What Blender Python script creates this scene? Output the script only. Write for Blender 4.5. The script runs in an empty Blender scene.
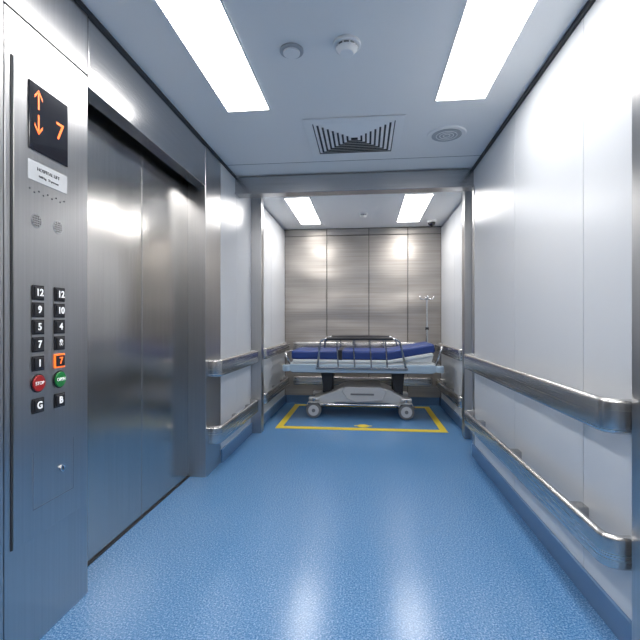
import bpy, bmesh, math
from mathutils import Vector, Matrix
S=bpy.context.scene
# ---------------- materials
def newmat(name):
    m=bpy.data.materials.new(name); m.use_nodes=True
    nt=m.node_tree; b=nt.nodes['Principled BSDF']; return m,nt,b
def plain(name,col,rough=.5,metal=0,emit=None,es=0,coat=0,var=.03):
    m,nt,b=newmat(name)
    b.inputs['Roughness'].default_value=rough
    b.inputs['Metallic'].default_value=metal; b.inputs['Coat Weight'].default_value=coat
    if emit: b.inputs['Emission Color'].default_value=(*emit,1); b.inputs['Emission Strength'].default_value=es
    # very faint broad procedural tint variation (object space)
    tc=nt.nodes.new('ShaderNodeTexCoord')
    n=nt.nodes.new('ShaderNodeTexNoise'); n.inputs['Scale'].default_value=1.5; n.inputs['Detail'].default_value=1
    nt.links.new(tc.outputs['Object'],n.inputs['Vector'])
    mx=nt.nodes.new('ShaderNodeMix'); mx.data_type='RGBA'
    mx.inputs[6].default_value=(*[c*(1-var) for c in col],1); mx.inputs[7].default_value=(*[min(1,c*(1+var)) for c in col],1)
    nt.links.new(n.outputs['Fac'],mx.inputs[0]); nt.links.new(mx.outputs[2],b.inputs['Base Color'])
    return m
def brushed(name,c1,c2,rough,scale,metal=1.0,wave=0,wscale=(1,1,1),aniso=0,rot=0,rv=.02):
    m,nt,b=newmat(name); N=nt.nodes; L=nt.links
    b.inputs['Metallic'].default_value=metal
    tc=N.new('ShaderNodeTexCoord')
    mp=N.new('ShaderNodeMapping'); mp.inputs['Scale'].default_value=scale
    n=N.new('ShaderNodeTexNoise'); n.inputs['Scale'].default_value=1; n.inputs['Detail'].default_value=3
    L.new(tc.outputs['Object'],mp.inputs[0]); L.new(mp.outputs[0],n.inputs['Vector'])
    mc=N.new('ShaderNodeMix'); mc.data_type='RGBA'
    mc.inputs[6].default_value=(*c1,1); mc.inputs[7].default_value=(*c2,1)
    mr=N.new('ShaderNodeMapRange'); mr.inputs[1].default_value=.3; mr.inputs[2].default_value=.7
    L.new(n.outputs['Fac'],mr.inputs[0]); L.new(mr.outputs[0],mc.inputs[0]); L.new(mc.outputs[2],b.inputs['Base Color'])
    r=N.new('ShaderNodeMapRange'); r.inputs[3].default_value=rough-rv; r.inputs[4].default_value=rough+rv
    L.new(n.outputs['Fac'],r.inputs[0]); L.new(r.outputs[0],b.inputs['Roughness'])
    if aniso:
        b.inputs['Anisotropic'].default_value=aniso; b.inputs['Anisotropic Rotation'].default_value=rot
        tg=N.new('ShaderNodeTangent'); tg.direction_type='RADIAL'; tg.axis='Z'; L.new(tg.outputs[0],b.inputs['Tangent'])
    if wave:
        mw=N.new('ShaderNodeMapping'); mw.inputs['Scale'].default_value=wscale
        nw=N.new('ShaderNodeTexNoise'); nw.inputs['Scale'].default_value=1; nw.inputs['Detail'].default_value=1
        L.new(tc.outputs['Object'],mw.inputs[0]); L.new(mw.outputs[0],nw.inputs['Vector'])
        bp=N.new('ShaderNodeBump'); bp.inputs['Strength'].default_value=1; bp.inputs['Distance'].default_value=wave
        L.new(nw.outputs['Fac'],bp.inputs['Height']); L.new(bp.outputs[0],b.inputs['Normal'])
    return m
STEEL=brushed('brushed_steel',(.46,.46,.465),(.52,.52,.525),.24,(2,2,160),wave=.008,wscale=(2.5,2.5,.4))
STEELV=brushed('brushed_steel_vertical',(.48,.48,.485),(.53,.53,.535),.29,(120,120,1.5),wave=.010,wscale=(2.5,2.5,.8))
DOORM=brushed('door_steel',(.50,.49,.475),(.57,.56,.545),.20,(120,120,1.5),wave=.018,wscale=(2.2,2.2,.9))
BACKM=brushed('back_wall_steel',(.36,.335,.31),(.44,.415,.39),.46,(1.5,1.5,60),wave=.05,wscale=(.9,.9,2.6),aniso=.4,rot=.25)
RAIL=brushed('rail_steel',(.60,.59,.58),(.62,.61,.60),.27,(1,1,100))
WHITE=plain('white_laminate',(.665,.69,.72),.28,var=.01)
CEIL=plain('ceiling_paint',(.90,.895,.88),.45,var=.01)
CEILT=plain('ceiling_trim_white',(.90,.90,.89),.4)
DARK=plain('dark_gap',(.03,.032,.036),.6)
BLACK=plain('black_plastic',(.02,.02,.024),.35)
GLASS=plain('display_glass',(.012,.012,.018),.12,coat=.5)
CHROME=plain('chrome',(.62,.63,.65),.16,1)
CHROMED=plain('side_rail_steel',(.38,.39,.41),.22,1)
SILVER=plain('silver_paint',(.58,.58,.58),.3,.3)
PLATE=plain('pale_blue_plastic',(.38,.50,.62),.35)
NAVY=plain('blue_vinyl',(.013,.045,.22),.45)
SHEET=plain('white_sheet',(.80,.82,.83),.6)
RUBBER=plain('grey_rubber',(.16,.165,.175),.55)
WHEELC=plain('wheel_cover',(.55,.55,.56),.35)
YELLOW=plain('yellow_paint',(.78,.60,.04),.4)
SKIRT=plain('skirting_vinyl',(.10,.20,.36),.3)
LABEL=plain('label_silver',(.62,.64,.66),.35,.3)
RED=plain('red_button',(.42,.02,.02),.35)
GREEN=plain('green_button',(.02,.25,.06),.35)
ORANGE=plain('orange_led',(1,.2,.03),.4,emit=(1,.16,.02),es=1.1)
LETTER=plain('white_lettering',(.9,.9,.9),.5,emit=(1,1,1),es=.35)
LAMP=plain('lamp_diffuser',(.95,.97,1),.4,emit=(1,.968,.935),es=15.8)
# floor
FLOOR,nt,b=newmat('blue_speckled_vinyl'); N=nt.nodes; L=nt.links
tc=N.new('ShaderNodeTexCoord')
n=N.new('ShaderNodeTexNoise'); n.inputs['Scale'].default_value=150; n.inputs['Detail'].default_value=4; n.inputs['Roughness'].default_value=.65
L.new(tc.outputs['Object'],n.inputs['Vector'])
cr=N.new('ShaderNodeValToRGB'); e=cr.color_ramp.elements
e[0].position=.33; e[0].color=(.030,.12,.29,1)
e[1].position=.68; e[1].color=(.32,.52,.78,1)
a=cr.color_ramp.elements.new(.5); a.color=(.078,.232,.475,1)
L.new(n.outputs['Fac'],cr.inputs[0]); L.new(cr.outputs[0],b.inputs['Base Color'])
b.inputs['Roughness'].default_value=.22
# ---------------- helpers
def empty(name):
    o=bpy.data.objects.new(name,None); o.empty_display_size=.1; S.collection.objects.link(o); return o
def fin(name,bm,mat,parent=None,bevel=0,smooth=False,seg=2):
    bmesh.ops.recalc_face_normals(bm,faces=bm.faces)
    me=bpy.data.meshes.new(name); bm.to_mesh(me); bm.free()
    me.materials.append(mat)
    if smooth:
        for p in me.polygons: p.use_smooth=True
    o=bpy.data.objects.new(name,me); S.collection.objects.link(o)
    if parent: o.parent=parent
    if bevel:
        md=o.modifiers.new('bevel','BEVEL'); md.width=bevel; md.segments=seg; md.limit_method='ANGLE'
    return o
def box(name,x0,x1,y0,y1,z0,z1,mat,parent=None,bevel=0,seg=2):
    bm=bmesh.new(); bmesh.ops.create_cube(bm,size=1)
    for v in bm.verts:
        v.co=Vector(((x0+x1)/2+v.co.x*(x1-x0),(y0+y1)/2+v.co.y*(y1-y0),(z0+z1)/2+v.co.z*(z1-z0)))
    return fin(name,bm,mat,parent,bevel,seg=seg)
def smooth_auto(o,ang=40):
    for p in o.data.polygons: p.use_smooth=True
    bm=bmesh.new(); bm.from_mesh(o.data)
    for e in bm.edges:
        if len(e.link_faces)==2 and e.calc_face_angle(0)>math.radians(ang): e.smooth=False
    bm.to_mesh(o.data); bm.free()
def cyl(name,p0,p1,r,mat,parent=None,r2=None,seg=28,bevel=0):
    p0=Vector(p0);p1=Vector(p1);d=p1-p0
    bm=bmesh.new(); bmesh.ops.create_cone(bm,cap_ends=True,segments=seg,radius1=r,radius2=r if r2 is None else r2,depth=d.length)
    q=d.to_track_quat('Z','Y').to_matrix().to_4x4()
    bmesh.ops.transform(bm,matrix=Matrix.Translation((p0+p1)/2)@q,verts=bm.verts)
    o=fin(name,bm,mat,parent,bevel); smooth_auto(o); return o
def tube(name,pts,r,mat,parent=None,cyclic=False,rad=.05,seg=10):
    P=[Vector(p) for p in pts]; out=[]
    n=len(P)
    for i,p in enumerate(P):
        if not cyclic and i in(0,n-1): out.append(p); continue
        a=P[i-1]; c=P[(i+1)%n]; da=(a-p); dc=(c-p)
        if da.normalized().dot(dc.normalized())<-.999: out.append(p); continue
        ra=min(rad,da.length*.45,dc.length*.45)
        s=p+da.normalized()*ra; e=p+dc.normalized()*ra
        for k in range(6):
            t=k/5; out.append((1-t)**2*s+2*t*(1-t)*p+t*t*e)
    bm=bmesh.new(); rings=[]; m=len(out); prev=None
    for i,p in enumerate(out):
        if cyclic: t=(out[(i+1)%m]-out[i-1]).normalized()
        else: t=(out[min(i+1,m-1)]-out[max(i-1,0)]).normalized()
        if prev is None: u=t.orthogonal().normalized()
        else: u=(prev-t*prev.dot(t)).normalized()
        prev=u; w=t.cross(u)
        rings.append([bm.verts.new(p+r*(math.cos(2*math.pi*k/seg)*u+math.sin(2*math.pi*k/seg)*w)) for k in range(seg)])
    for i in range(m if cyclic else m-1):
        A=rings[i];B=rings[(i+1)%m]
        for k in range(seg): bm.faces.new((A[k],A[(k+1)%seg],B[(k+1)%seg],B[k]))
    if not cyclic: bm.faces.new(rings[0]); bm.faces.new(rings[-1])
    return fin(name,bm,mat,parent,smooth=True)
def prism(name,prof,axis,a0,a1,mat,parent=None,bevel=0,seg=3):
    bm=bmesh.new(); R=[]
    for a in(a0,a1):
        R.append([bm.verts.new((p[0],a,p[1]) if axis=='y' else (a,p[0],p[1])) for p in prof])
    bm.faces.new(R[0]); bm.faces.new(R[1][::-1]); n=len(prof)
    for i in range(n): bm.faces.new((R[0][i],R[0][(i+1)%n],R[1][(i+1)%n],R[1][i]))
    return fin(name,bm,mat,parent,bevel,seg=seg)
def text(name,s,loc,size,mat,parent,rot=(math.pi/2,0,math.pi/2),ext=.0008,off=0):
    c=bpy.data.curves.new(name,'FONT'); c.body=s; c.size=size; c.align_x='CENTER'; c.align_y='CENTER'; c.extrude=ext; c.offset=off
    c.materials.append(mat)
    o=bpy.data.objects.new(name,c); o.location=loc; o.rotation_euler=rot; S.collection.objects.link(o); o.parent=parent; return o

# ---------------- room shell
XL,XR=-1.09,.86; H=2.30; YB=5.64; YF=-1.2; YP=3.55; YR=1.46; YQ=4.05
XL2,XR2=-1.06,.97
box('floor',-1.4,1.2,YF-.1,YB+.1,-.06,0,FLOOR)
box('ceiling',-1.4,1.2,YF-.1,YB+.1,H,H+.06,CEIL)
t=empty('trim_1')
for i,y in enumerate((3.28,)): box('ceiling_seam_%d'%i,XL,XR,y,y+.004,H-.001,H+.001,DARK,t)
wl=empty('wall_left')
box('backing',-1.40,-1.30,YF,YB,0,H,DARK,wl)
box('return_panel',-1.30,XL,YF,1.195,0,H,STEELV,wl)
box('return_panel_cop',-1.30,XL,1.20,1.595,0,2.04,STEELV,wl,.003)
box('return_panel_top',-1.30,XL,1.20,1.595,2.045,H,STEELV,wl,.002)
box('door_header',-1.165,XL,1.60,2.855,2.0,H,STEEL,wl,.003)
box('jamb_far',-1.30,XL,2.86,3.17,0,H,STEELV,wl,.003)
box('side_panel_a',-1.30,XL,3.175,3.58,.10,H-.02,WHITE,wl,.002)
box('side_panel_b',-1.30,XL,3.583,YQ,.10,H-.02,WHITE,wl,.002)
box('rear_panel_a',-1.30,XL2,YQ+.105,4.8,.10,H-.02,WHITE,wl,.002)
box('rear_panel_b',-1.30,XL2,4.804,YB,.10,H-.02,WHITE,wl,.002)
wr=empty('wall_right')
box('backing',1.10,1.2,YF,YB,0,H,DARK,wr)
box('steel_return',XR-.02,1.1,YF,YR,0,H,STEELV,wr,.004)
for i,(a,c) in enumerate(((YR+.006,1.80),(1.804,2.585),(2.589,YP))):
    box('panel_%d'%i,XR,1.1,a,c,.10,H-.025,WHITE,wr,.0015)
for i,(a,c) in enumerate(((YP+.005,YQ),(YQ+.105,4.8),(4.804,YB))):
    box('rear_panel_%d'%i,XR2,1.1,a,c,.10,H-.02,WHITE,wr,.0015)
box('baseboard_left',-1.29,XL+.012,3.17,YQ,0,.10,SKIRT,None,.003)
box('baseboard_left_rear',-1.29,XL2+.012,YQ+.105,YB,0,.10,SKIRT,None,.003)
box('baseboard_right',XR-.012,1.09,YR+.006,YP,0,.10,SKIRT,None,.003)
box('baseboard_right_rear',XR2-.012,1.09,YP+.005,YB,0,.10,SKIRT,None,.003)
wb=empty('wall_back')
box('backing',-1.3,1.1,YB+.02,YB+.1,0,H,DARK,wb)
xs=[XL2,-.50,.05,.55,XR2]
for i in range(4):
    box('panel_%d'%i,xs[i]+.004,xs[i+1]-.004,YB,YB+.02,.10,H-.10,BACKM,wb,.002)
    box('top_panel_%d'%i,xs[i]+.004,xs[i+1]-.004,YB,YB+.02,H-.092,H-.01,BACKM,wb,.002)
box('baseboard_back',XL2+.02,XR2-.02,YB-.01,YB+.02,0,.10,SKIRT,None,.003)
box('wall_front',-1.3,1.1,YF-.1,YF,0,H,STEELV)
box('gap_shade_strip_right',XR-.012,XR+.02,YF,YP,H-.025,H-.001,DARK)  # dark-coloured strip stands in for shade in the gap under the ceiling
box('gap_shade_strip_left',XL-.02,XL+.010,YF,YP,H-.02,H-.001,DARK)  # left wall top: shadow line painted as a dark strip
pf=empty('trim_4')
box('lintel',XL,XR+.09,YP-.02,YP+.10,2.145,H-.012,STEEL,pf,.004)
box('lintel_lip',XL,XR,YP-.03,YP-.02,2.145,2.162,STEEL,pf,.002)
box('post_a',-1.20,-.99,YQ,YQ+.10,0,H-.012,STEELV,pf,.004)
box('post_b',.905,1.09,YQ,YQ+.10,0,H-.012,STEELV,pf,.004)
box('corner_edge',XR-.004,XR+.11,YP-.05,YP+.004,0,2.145,STEELV,pf,.002)
d=empty('door_1')
box('leaf_a',-1.245,-1.215,1.50,2.238,.008,2.06,DOORM,d,.004)
box('leaf_b',-1.245,-1.215,2.242,2.90,.008,2.06,DOORM,d,.004)
box('sill_groove',-1.25,-1.205,1.60,2.86,.0,.006,DARK,d)
box('soffit',-1.30,-1.166,1.60,2.86,2.07,2.10,DARK,d)

# ---------------- handrails
def sweep_rail(name,path,z0,z1,th,brk):
    root=empty(name)
    P=[Vector((p[0],p[1])) for p in path]; out=[]
    for i,p in enumerate(P):
        if i in(0,len(P)-1): out.append(p); continue
        da=P[i-1]-p; dc=P[i+1]-p; r=min(.05,da.length*.8,dc.length*.8)
        s=p+da.normalized()*r;e=p+dc.normalized()*r
        for k in range(9):
            t=k/8; out.append((1-t)**2*s+2*t*(1-t)*p+t*t*e)
    h=(z1-z0)/2; zc=(z0+z1)/2; prof=[]
    rr=.0135
    for cx,cz,a0 in((th/2-rr,h-rr,0),(-th/2+rr,h-rr,90),(-th/2+rr,-h+rr,180),(th/2-rr,-h+rr,270)):
        for k in range(5):
            a=math.radians(a0+k*22.5); prof.append((cx+rr*math.cos(a),cz+rr*math.sin(a)))
    bm=bmesh.new(); rings=[]
    for i,p in enumerate(out):
        t=(out[min(i+1,len(out)-1)]-out[max(i-1,0)]).normalized(); nn=Vector((-t.y,t.x))
        rings.append([bm.verts.new((p.x+nn.x*a,p.y+nn.y*a,zc+c)) for a,c in prof])
    m=len(prof)
    for A,B in zip(rings,rings[1:]):
        for k in range(m): bm.faces.new((A[k],A[(k+1)%m],B[(k+1)%m],B[k]))
    bm.faces.new(rings[0]); bm.faces.new(rings[-1])
    o=fin('rail',bm,RAIL,root,smooth=True); smooth_auto(o,50)
    for k,(bx0,bx1,by0,by1) in enumerate(brk):
        box('bracket_%d'%k,bx0,bx1,by0,by1,zc-.035,zc+.035,STEEL,root,.004)
    return root
def side(name,wall,off,y0,y1,z0,z1):
    s=1 if off>0 else -1
    th=.028; xo=wall+off
    w=wall+s*.001
    ys=[y0+(y1-y0)*f for f in(.15,.5,.85)]
    x0,x1=sorted((w,xo-s*th/2))
    sweep_rail(name,[(w,y0+th/2),(xo,y0+th/2),(xo,y1-th/2),(w,y1-th/2)],z0,z1,th,[(x0,x1,y-.03,y+.03) for y in ys])
side('handrail',XL,.075,2.90,4.03,.685,.805)
side('handrail',XL,.075,2.90,4.03,.215,.335)
side('handrail',XR,-.075,1.478,3.52,.705,.82)
side('handrail',XR,-.075,1.478,3.52,.265,.375)
side('handrail',XL2,.075,4.18,5.54,.70,.81)
side('handrail',XL2,.075,4.18,5.54,.25,.36)
side('handrail',XR2,-.075,4.18,5.54,.70,.81)
side('handrail',XR2,-.075,4.18,5.54,.25,.36)
for z0 in(.70,.25):
    sweep_rail('handrail',[(-.93,YB-.001),(-.93,YB-.075),(.84,YB-.075),(.84,YB-.001)],z0,z0+.11,.028,
      [(x-.03,x+.03,YB-.062,YB-.001) for x in(-.6,0,.6)])

# ---------------- ceiling fittings
def lightp(x0,x1,y0,y1):
    r=empty('ceiling_light_panel')
    box('diffuser',x0,x1,y0,y1,H-.006,H-.001,LAMP,r)
    f=.008
    for i,q in enumerate(((x0-f,x0,y0-f,y1+f),(x1,x1+f,y0-f,y1+f),(x0,x1,y0-f,y0),(x0,x1,y1,y1+f))):
        box('frame_%d'%i,*q,H-.009,H-.001,CEILT,r)
for (y0,y1) in((-.75,.45),(1.2,2.43),(4.2,5.33)):  # first pair sits unseen behind the camera, added as fill light
    lightp(-.79,-.55,y0,y1); lightp(.39,.65,y0,y1)
v=empty('air_vent'); cx,cy=-.07,2.87
box('backing',cx-.28,cx+.28,cy-.26,cy+.26,H-.004,H-.001,DARK,v)
def ring(name,o,i,zo,zi,mat):
    bm=bmesh.new(); R=[]
    for s,z in((o,zo),(i,zi),(i,zi+.0015),(o,zo+.0015)):
        R.append([bm.verts.new((cx+sx*s,cy+sy*s*.93,z)) for sx,sy in((-1,-1),(1,-1),(1,1),(-1,1))])
    for a in range(4):
        A=R[a];B=R[(a+1)%4]
        for k in range(4): bm.faces.new((A[k],A[(k+1)%4],B[(k+1)%4],B[k]))
    return fin(name,bm,mat,v)
ring('outer_frame',.31,.255,H-.006,H-.012,CEILT)
for k in range(8):
    o=.250-k*.030
    ring('louver_%d'%k,o,o-.018,H-.006,H-.012,CEILT)
sp=empty('ceiling_speaker'); sx,sy=.53,2.88
GR=plain('grille_grey',(.42,.44,.46),.5)
cyl('rim',(sx,sy,H-.001),(sx,sy,H-.010),.125,CEILT,sp,r2=.118,seg=48)
cyl('grille',(sx,sy,H-.009),(sx,sy,H-.013),.095,GR,sp,seg=48)
for k in range(1,4):
    tube('grille_ring_%d'%k,[(sx+.022*k*math.cos(a*math.pi/12),sy+.022*k*math.sin(a*math.pi/12),H-.014) for a in range(24)],.0025,CEILT,sp,True,.002,6)
def detector(x,y,name='smoke_detector',R=.058):
    sd=empty(name)
    cyl('base',(x,y,H-.001),(x,y,H-.014),R,CEILT,sd,seg=40,bevel=.003)
    cyl('slots',(x,y,H-.014),(x,y,H-.030),R*.72,RUBBER,sd,seg=32)
    cyl('chamber',(x,y,H-.024),(x,y,H-.046),R*.80,CEILT,sd,r2=R*.5,seg=40,bevel=.003)
    for k in range(10):
        a=k*math.pi/5
        box('rib_%d'%k,x+R*.74*math.cos(a)-.003,x+R*.74*math.cos(a)+.003,y+R*.74*math.sin(a)-.003,y+R*.74*math.sin(a)+.003,H-.028,H-.012,CEILT,sd)
detector(-.08,1.90,R=.062)
detector(-.02,4.9,R=.05)
sk=empty('sprinkler_cover')
cyl('rim',(-.33,1.92,H-.001),(-.33,1.92,H-.010),.054,GR,sk,seg=40,bevel=.002)
cyl('cap',(-.33,1.92,H-.010),(-.33,1.92,H-.020),.038,CEILT,sk,seg=40,bevel=.002)
sc=empty('security_camera')
cyl('mount',(.80,5.30,H-.001),(.80,5.30,H-.03),.055,CEILT,sc)
bm=bmesh.new(); bmesh.ops.create_uvsphere(bm,u_segments=24,v_segments=14,radius=.045)
bmesh.ops.translate(bm,vec=(.80,5.30,H-.032),verts=bm.verts); fin('dome',bm,GLASS,sc,smooth=True)

# ---------------- floor marking
fm=empty('yellow_floor_marking')
a,b_,c,d_=-.90,.80,4.26,5.52; w=.065; z=.003
box('line_near',a,b_,c,c+.09,0,z,YELLOW,fm); box('line_far',a,b_,d_-.08,d_,0,z,YELLOW,fm)
box('line_a',a,a+w,c+.09,d_-.08,0,z,YELLOW,fm); box('line_b',b_-w,b_,c+.09,d_-.08,0,z,YELLOW,fm)
cyl('round_mark',(-.02,4.44,0),(-.02,4.44,.003),.06,YELLOW,fm)
box('round_mark_bar',-.11,.07,4.43,4.45,0,.0035,YELLOW,fm)

# ---------------- control panel
cp=empty('elevator_control_panel')
X=XL
box('face_plate',X,X+.006,1.228,1.575,.36,1.90,STEELV,cp,.002)
box('face_seam',X,X+.0025,1.222,1.229,.36,1.90,DARK,cp)
F=X+.006
box('display_glass',F,F+.004,1.285,1.468,1.635,1.858,GLASS,cp,.002)
text('display_digit','7',(F+.0045,1.425,1.742),.085,ORANGE,cp)
def arrow(name,y,z,up):
    s=1 if up else -1
    bm=bmesh.new()
    def poly(pts):
        bm.faces.new([bm.verts.new((F+.0048,y+p[0],z+s*p[1])) for p in pts])
    poly([(-.0035,-.03),(.0035,-.03),(.0035,.03),(-.0035,.03)])
    poly([(0,.036),(-.018,.012),(-.018,.002),(0,.026)])
    poly([(0,.036),(0,.026),(.018,.002),(.018,.012)])
    fin(name,bm,ORANGE,cp)
arrow('arrow_up',1.325,1.805,True); arrow('arrow_down',1.325,1.728,False)
box('label_plate',F,F+.002,1.283,1.466,1.535,1.60,LABEL,cp,.001)
text('label_text','HOSPITAL LIFT',(F+.0025,1.374,1.578),.016,RUBBER,cp)
text('label_text_2','1600 kg   21 persons',(F+.0025,1.374,1.556),.011,RUBBER,cp)
for k,y in enumerate((1.32,1.42)):
    cyl('speaker_rim_%d'%k,(F,y,1.405),(F+.0015,y,1.405),.024,CHROME,cp,seg=32)
    cyl('speaker_disc_%d'%k,(F+.001,y,1.405),(F+.002,y,1.405),.021,STEEL,cp,seg=32)
    for i in range(-2,3):
        for j in range(-2,3):
            if i*i+j*j<6: cyl('hole',(F+.0015,y+i*.0075,1.405+j*.0075),(F+.0025,y+i*.0075,1.405+j*.0075),.0022,BLACK,cp,seg=8)
for i in range(9):
    cyl('braille_dot_%d'%i,(F,1.29+.02*i,1.505-.008*(i%2)),(F+.002,1.29+.02*i,1.505-.008*(i%2)),.003,CHROME,cp,seg=8)
rows=[('12','12'),('9','10'),('5','4'),('7','8'),('1','7'),('',''),('G','B')]
zs=[1.167,1.110,1.053,.995,.932,.866,.792]
for r_,((l,rt),z) in enumerate(zip(rows,zs)):
    for y,s,cidx in((1.326,l,0),(1.427,rt,1)):
        if r_==5:
            m=RED if cidx==0 else GREEN
            cyl('round_bezel_%d'%cidx,(F,y,z),(F+.003,y,z),.031,BLACK,cp,seg=32)
            cyl('round_button_%d'%cidx,(F+.002,y,z),(F+.008,y,z),.027,m,cp,seg=32,bevel=.002)
            text('round_label_%d'%cidx,'STOP' if cidx==0 else 'OPEN',(F+.0085,y,z),.016,LETTER,cp)
        else:
            hot=(r_==4 and cidx==1)
            box('button_bezel_%d_%d'%(r_,cidx),F,F+.004,y-.026,y+.026,z-.025,z+.025,ORANGE if hot else BLACK,cp,.003)
            box('button_%d_%d'%(r_,cidx),F+.002,F+.008,y-.0205,y+.0205,z-.0195,z+.0195,BLACK,cp,.002)
            text('button_label_%d_%d'%(r_,cidx),s,(F+.0085,y,z),.033,ORANGE if hot else LETTER,cp,off=.0008)
cyl('key_switch',(F,1.44,.545),(F+.006,1.44,.545),.012,CHROME,cp)
box('key_slot',F+.006,F+.007,1.438,1.442,.538,.552,BLACK,cp)
box('hatch_seam_a',F,F+.0008,1.305,1.307,.45,.64,RUBBER,cp)
box('hatch_seam_b',F,F+.0008,1.307,1.50,.45,.452,RUBBER,cp)
box('hatch_seam_c',F,F+.0008,1.500,1.502,.45,.64,RUBBER,cp)

# ---------------- hospital stretcher
st=empty('hospital_stretcher')
YN,YFr=4.72,5.36; YC=(YN+YFr)/2
prof=[(-.60,.13),(-.60,.19),(-.50,.24),(-.33,.30),(-.26,.335),(.22,.335),(.30,.30),(.42,.235),(.50,.19),(.50,.13),(.40,.115),(.25,.16),(-.32,.16),(-.46,.115)]
prism('base_shroud',prof,'y',YN+.10,YFr-.10,SILVER,st,.02,4)
prof=[(-.26,.30),(-.22,.345),(.18,.345),(.24,.30),(.20,.20),(-.10,.17),(-.2,.21)]
prism('base_side_cover',prof,'y',YN+.075,YFr-.075,WHEELC,st,.012,3)
box('base_slot',-.16,.10,YN+.070,YN+.08,.255,.275,RUBBER,st,.003)
for k,y in enumerate((YN+.06,YFr-.06)):
    tube('side_pedal_bar_%d'%k,[(-.57,y+.04*(1-2*k),.16),(-.45,y,.15),(.35,y,.15),(.47,y+.04*(1-2*k),.16)],.012,CHROME,st)
for kx,x in enumerate((-.57,.45)):
    for ky,y in enumerate((YN+.07,YFr-.07)):
        for s in(-1,1):
            cyl('tyre_%d%d%d'%(kx,ky,s),(x,y+s*.010,.085),(x,y+s*.034,.085),.085,RUBBER,st,seg=36,bevel=.008)
            cyl('wheel_cover_%d%d%d'%(kx,ky,s),(x,y+s*.032,.085),(x,y+s*.040,.085),.060,WHEELC,st,seg=36,bevel=.004)
            cyl('hub_%d%d%d'%(kx,ky,s),(x,y+s*.038,.085),(x,y+s*.044,.085),.020,RUBBER,st,seg=20)
        box('fork_%d%d'%(kx,ky),x-.03,x+.03,y-.009,y+.009,.06,.17,SILVER,st,.004)
        prism('fork_hood_%d%d'%(kx,ky),[(x-.085,.135),(x-.06,.18),(x+.06,.18),(x+.085,.135),(x+.055,.172),(x-.055,.172)],'y',y-.045,y+.045,SILVER,st,.003)
        cyl('stem_%d%d'%(kx,ky),(x,y,.17),(x,y,.215),.02,CHROME,st)
        box('leg_block_%d%d'%(kx,ky),x-.06,x+.06,min(y,YC) if y<YC else y-.10,(y+.10) if y<YC else y+.02,.19,.225,SILVER,st,.01)
    box('brake_pedal_%d'%kx,x-.05+(-.06 if kx==0 else .06),x+.05+(-.06 if kx==0 else .06),YN+.13,YN+.21,.10,.115,RUBBER,st,.005)
for k,x in enumerate((-.43,.37)):
    cyl('column_lower_%d'%k,(x,YC,.22),(x,YC,.40),.065,BLACK,st)
    cyl('column_upper_%d'%k,(x,YC,.38),(x,YC,.50),.05,CHROME,st)
    prism('column_bellows_%d'%k,[(x-.04,.27),(x+.05,.27),(x+.075,.50),(x-.075,.50)],'y',YC-.14,YC+.14,BLACK,st,.01)
box('deck_frame',-.82,.74,YN+.05,YFr-.05,.50,.545,BLACK,st,.01)
for k,(y0,y1) in enumerate(((YN,YN+.05),(YFr-.05,YFr))):
    prism('side_beam_%d'%k,[(-.85,.535),(-.80,.51),(.72,.51),(.78,.535),(.78,.585),(.74,.60),(-.82,.60),(-.85,.585)],'y',y0,y1,PLATE,st,.008)
box('deck_top',-.83,.76,YN+.03,YFr-.03,.545,.62,SHEET,st,.01)
for k,x in enumerate((-.87,.80)):
    prism('end_bumper_%d'%k,[(YN-.01,.52),(YFr+.01,.52),(YFr+.01,.60),(YN-.01,.60)],'x',x-.03,x+.03,RUBBER,st,.02,4)
    for s,yy in((0,YN),(1,YFr)):
        cyl('corner_roller_%d%d'%(k,s),(x,yy,.525),(x,yy,.595),.042,PLATE,st,bevel=.008)
tube('push_handle_a',[(-.84,YN+.08,.60),(-.90,YN+.08,.72),(-.90,YFr-.08,.72),(-.84,YFr-.08,.60)],.013,CHROME,st)
tube('push_handle_b',[(.77,YN+.08,.60),(.84,YN+.08,.80),(.84,YFr-.08,.80),(.77,YFr-.08,.60)],.013,CHROME,st)
def mat_prof(x0,x1,x2,zb,th,rise):
    return [(x0,zb),(x1,zb),(x2,zb+rise),(x2-.02,zb+rise+th),(x1-.02,zb+th),(x0,zb+th)]
prism('back_support',[(.26,.622),(.72,.622),(.74,.70),(.72,.715),(.26,.635)],'y',YN+.06,YFr-.06,SHEET,st,.006)
prism('sheet',mat_prof(-.80,.28,.74,.622,.030,.085),'y',YN+.01,YFr-.01,SHEET,st,.006)
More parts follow.
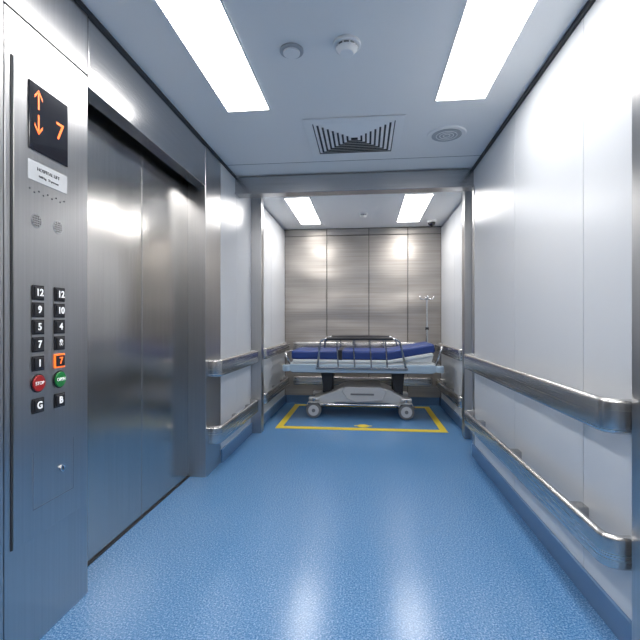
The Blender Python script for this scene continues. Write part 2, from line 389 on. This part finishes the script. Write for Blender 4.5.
prism('mattress',mat_prof(-.82,.28,.76,.652,.10,.085),'y',YN+.02,YFr-.02,NAVY,st,.028,5)
box('mattress_strap',-.30,-.25,YN+.012,YFr-.012,.63,.759,BLACK,st,.003)
for k,y in enumerate((YN-.012,YFr+.012)):
    tube('rail_top_%d'%k,[(-.52,y,.56),(-.49,y,.885),(.37,y,.885),(.44,y,.56)],.012,CHROMED,st,rad=.07)
    cyl('rail_grip_%d'%k,(-.42,y,.886),(.30,y,.886),.018,BLACK,st)
    for j,x in enumerate((-.31,-.13,.05,.22)):
        cyl('rail_post_%d%d'%(k,j),(x+.02,y,.56),(x,y,.88),.008,CHROMED,st)
    box('rail_base_%d'%k,-.54,.46,y-.012,y+.012,.548,.575,CHROMED,st,.004)
iy=YFr-.05; ix=.745
cyl('iv_pole_socket',(ix,iy,.55),(ix,iy,.70),.018,BLACK,st)
cyl('iv_pole_lower',(ix,iy,.60),(ix,iy,1.0),.014,CHROME,st)
cyl('iv_pole_upper',(ix,iy,.95),(ix,iy,1.36),.011,CHROME,st)
cyl('iv_pole_knob',(ix-.02,iy,.99),(ix+.02,iy,.99),.018,BLACK,st)
for s in(-1,1):
    tube('iv_hook_x%d'%s,[(ix,iy,1.345),(ix+s*.075,iy,1.345),(ix+s*.085,iy,1.385)],.008,CHROME,st,rad=.02)
    tube('iv_hook_y%d'%s,[(ix,iy,1.345),(ix,iy+s*.07,1.345),(ix,iy+s*.08,1.385)],.008,CHROME,st,rad=.02)

# ---------------- camera / world
w=bpy.data.worlds.new('world'); S.world=w; w.use_nodes=True
w.node_tree.nodes['Background'].inputs[0].default_value=(.6,.7,.8,1); w.node_tree.nodes['Background'].inputs[1].default_value=.3
cam=bpy.data.cameras.new('camera'); co=bpy.data.objects.new('camera',cam); S.collection.objects.link(co)
cam.sensor_width=36; cam.lens=430/640*36; cam.clip_start=.02
co.location=(0,0,1.07); co.rotation_euler=(math.pi/2,0,math.atan(45/430)); cam.shift_y=.003
S.camera=co
S.view_settings.view_transform='Standard'
S.view_settings.exposure=.05
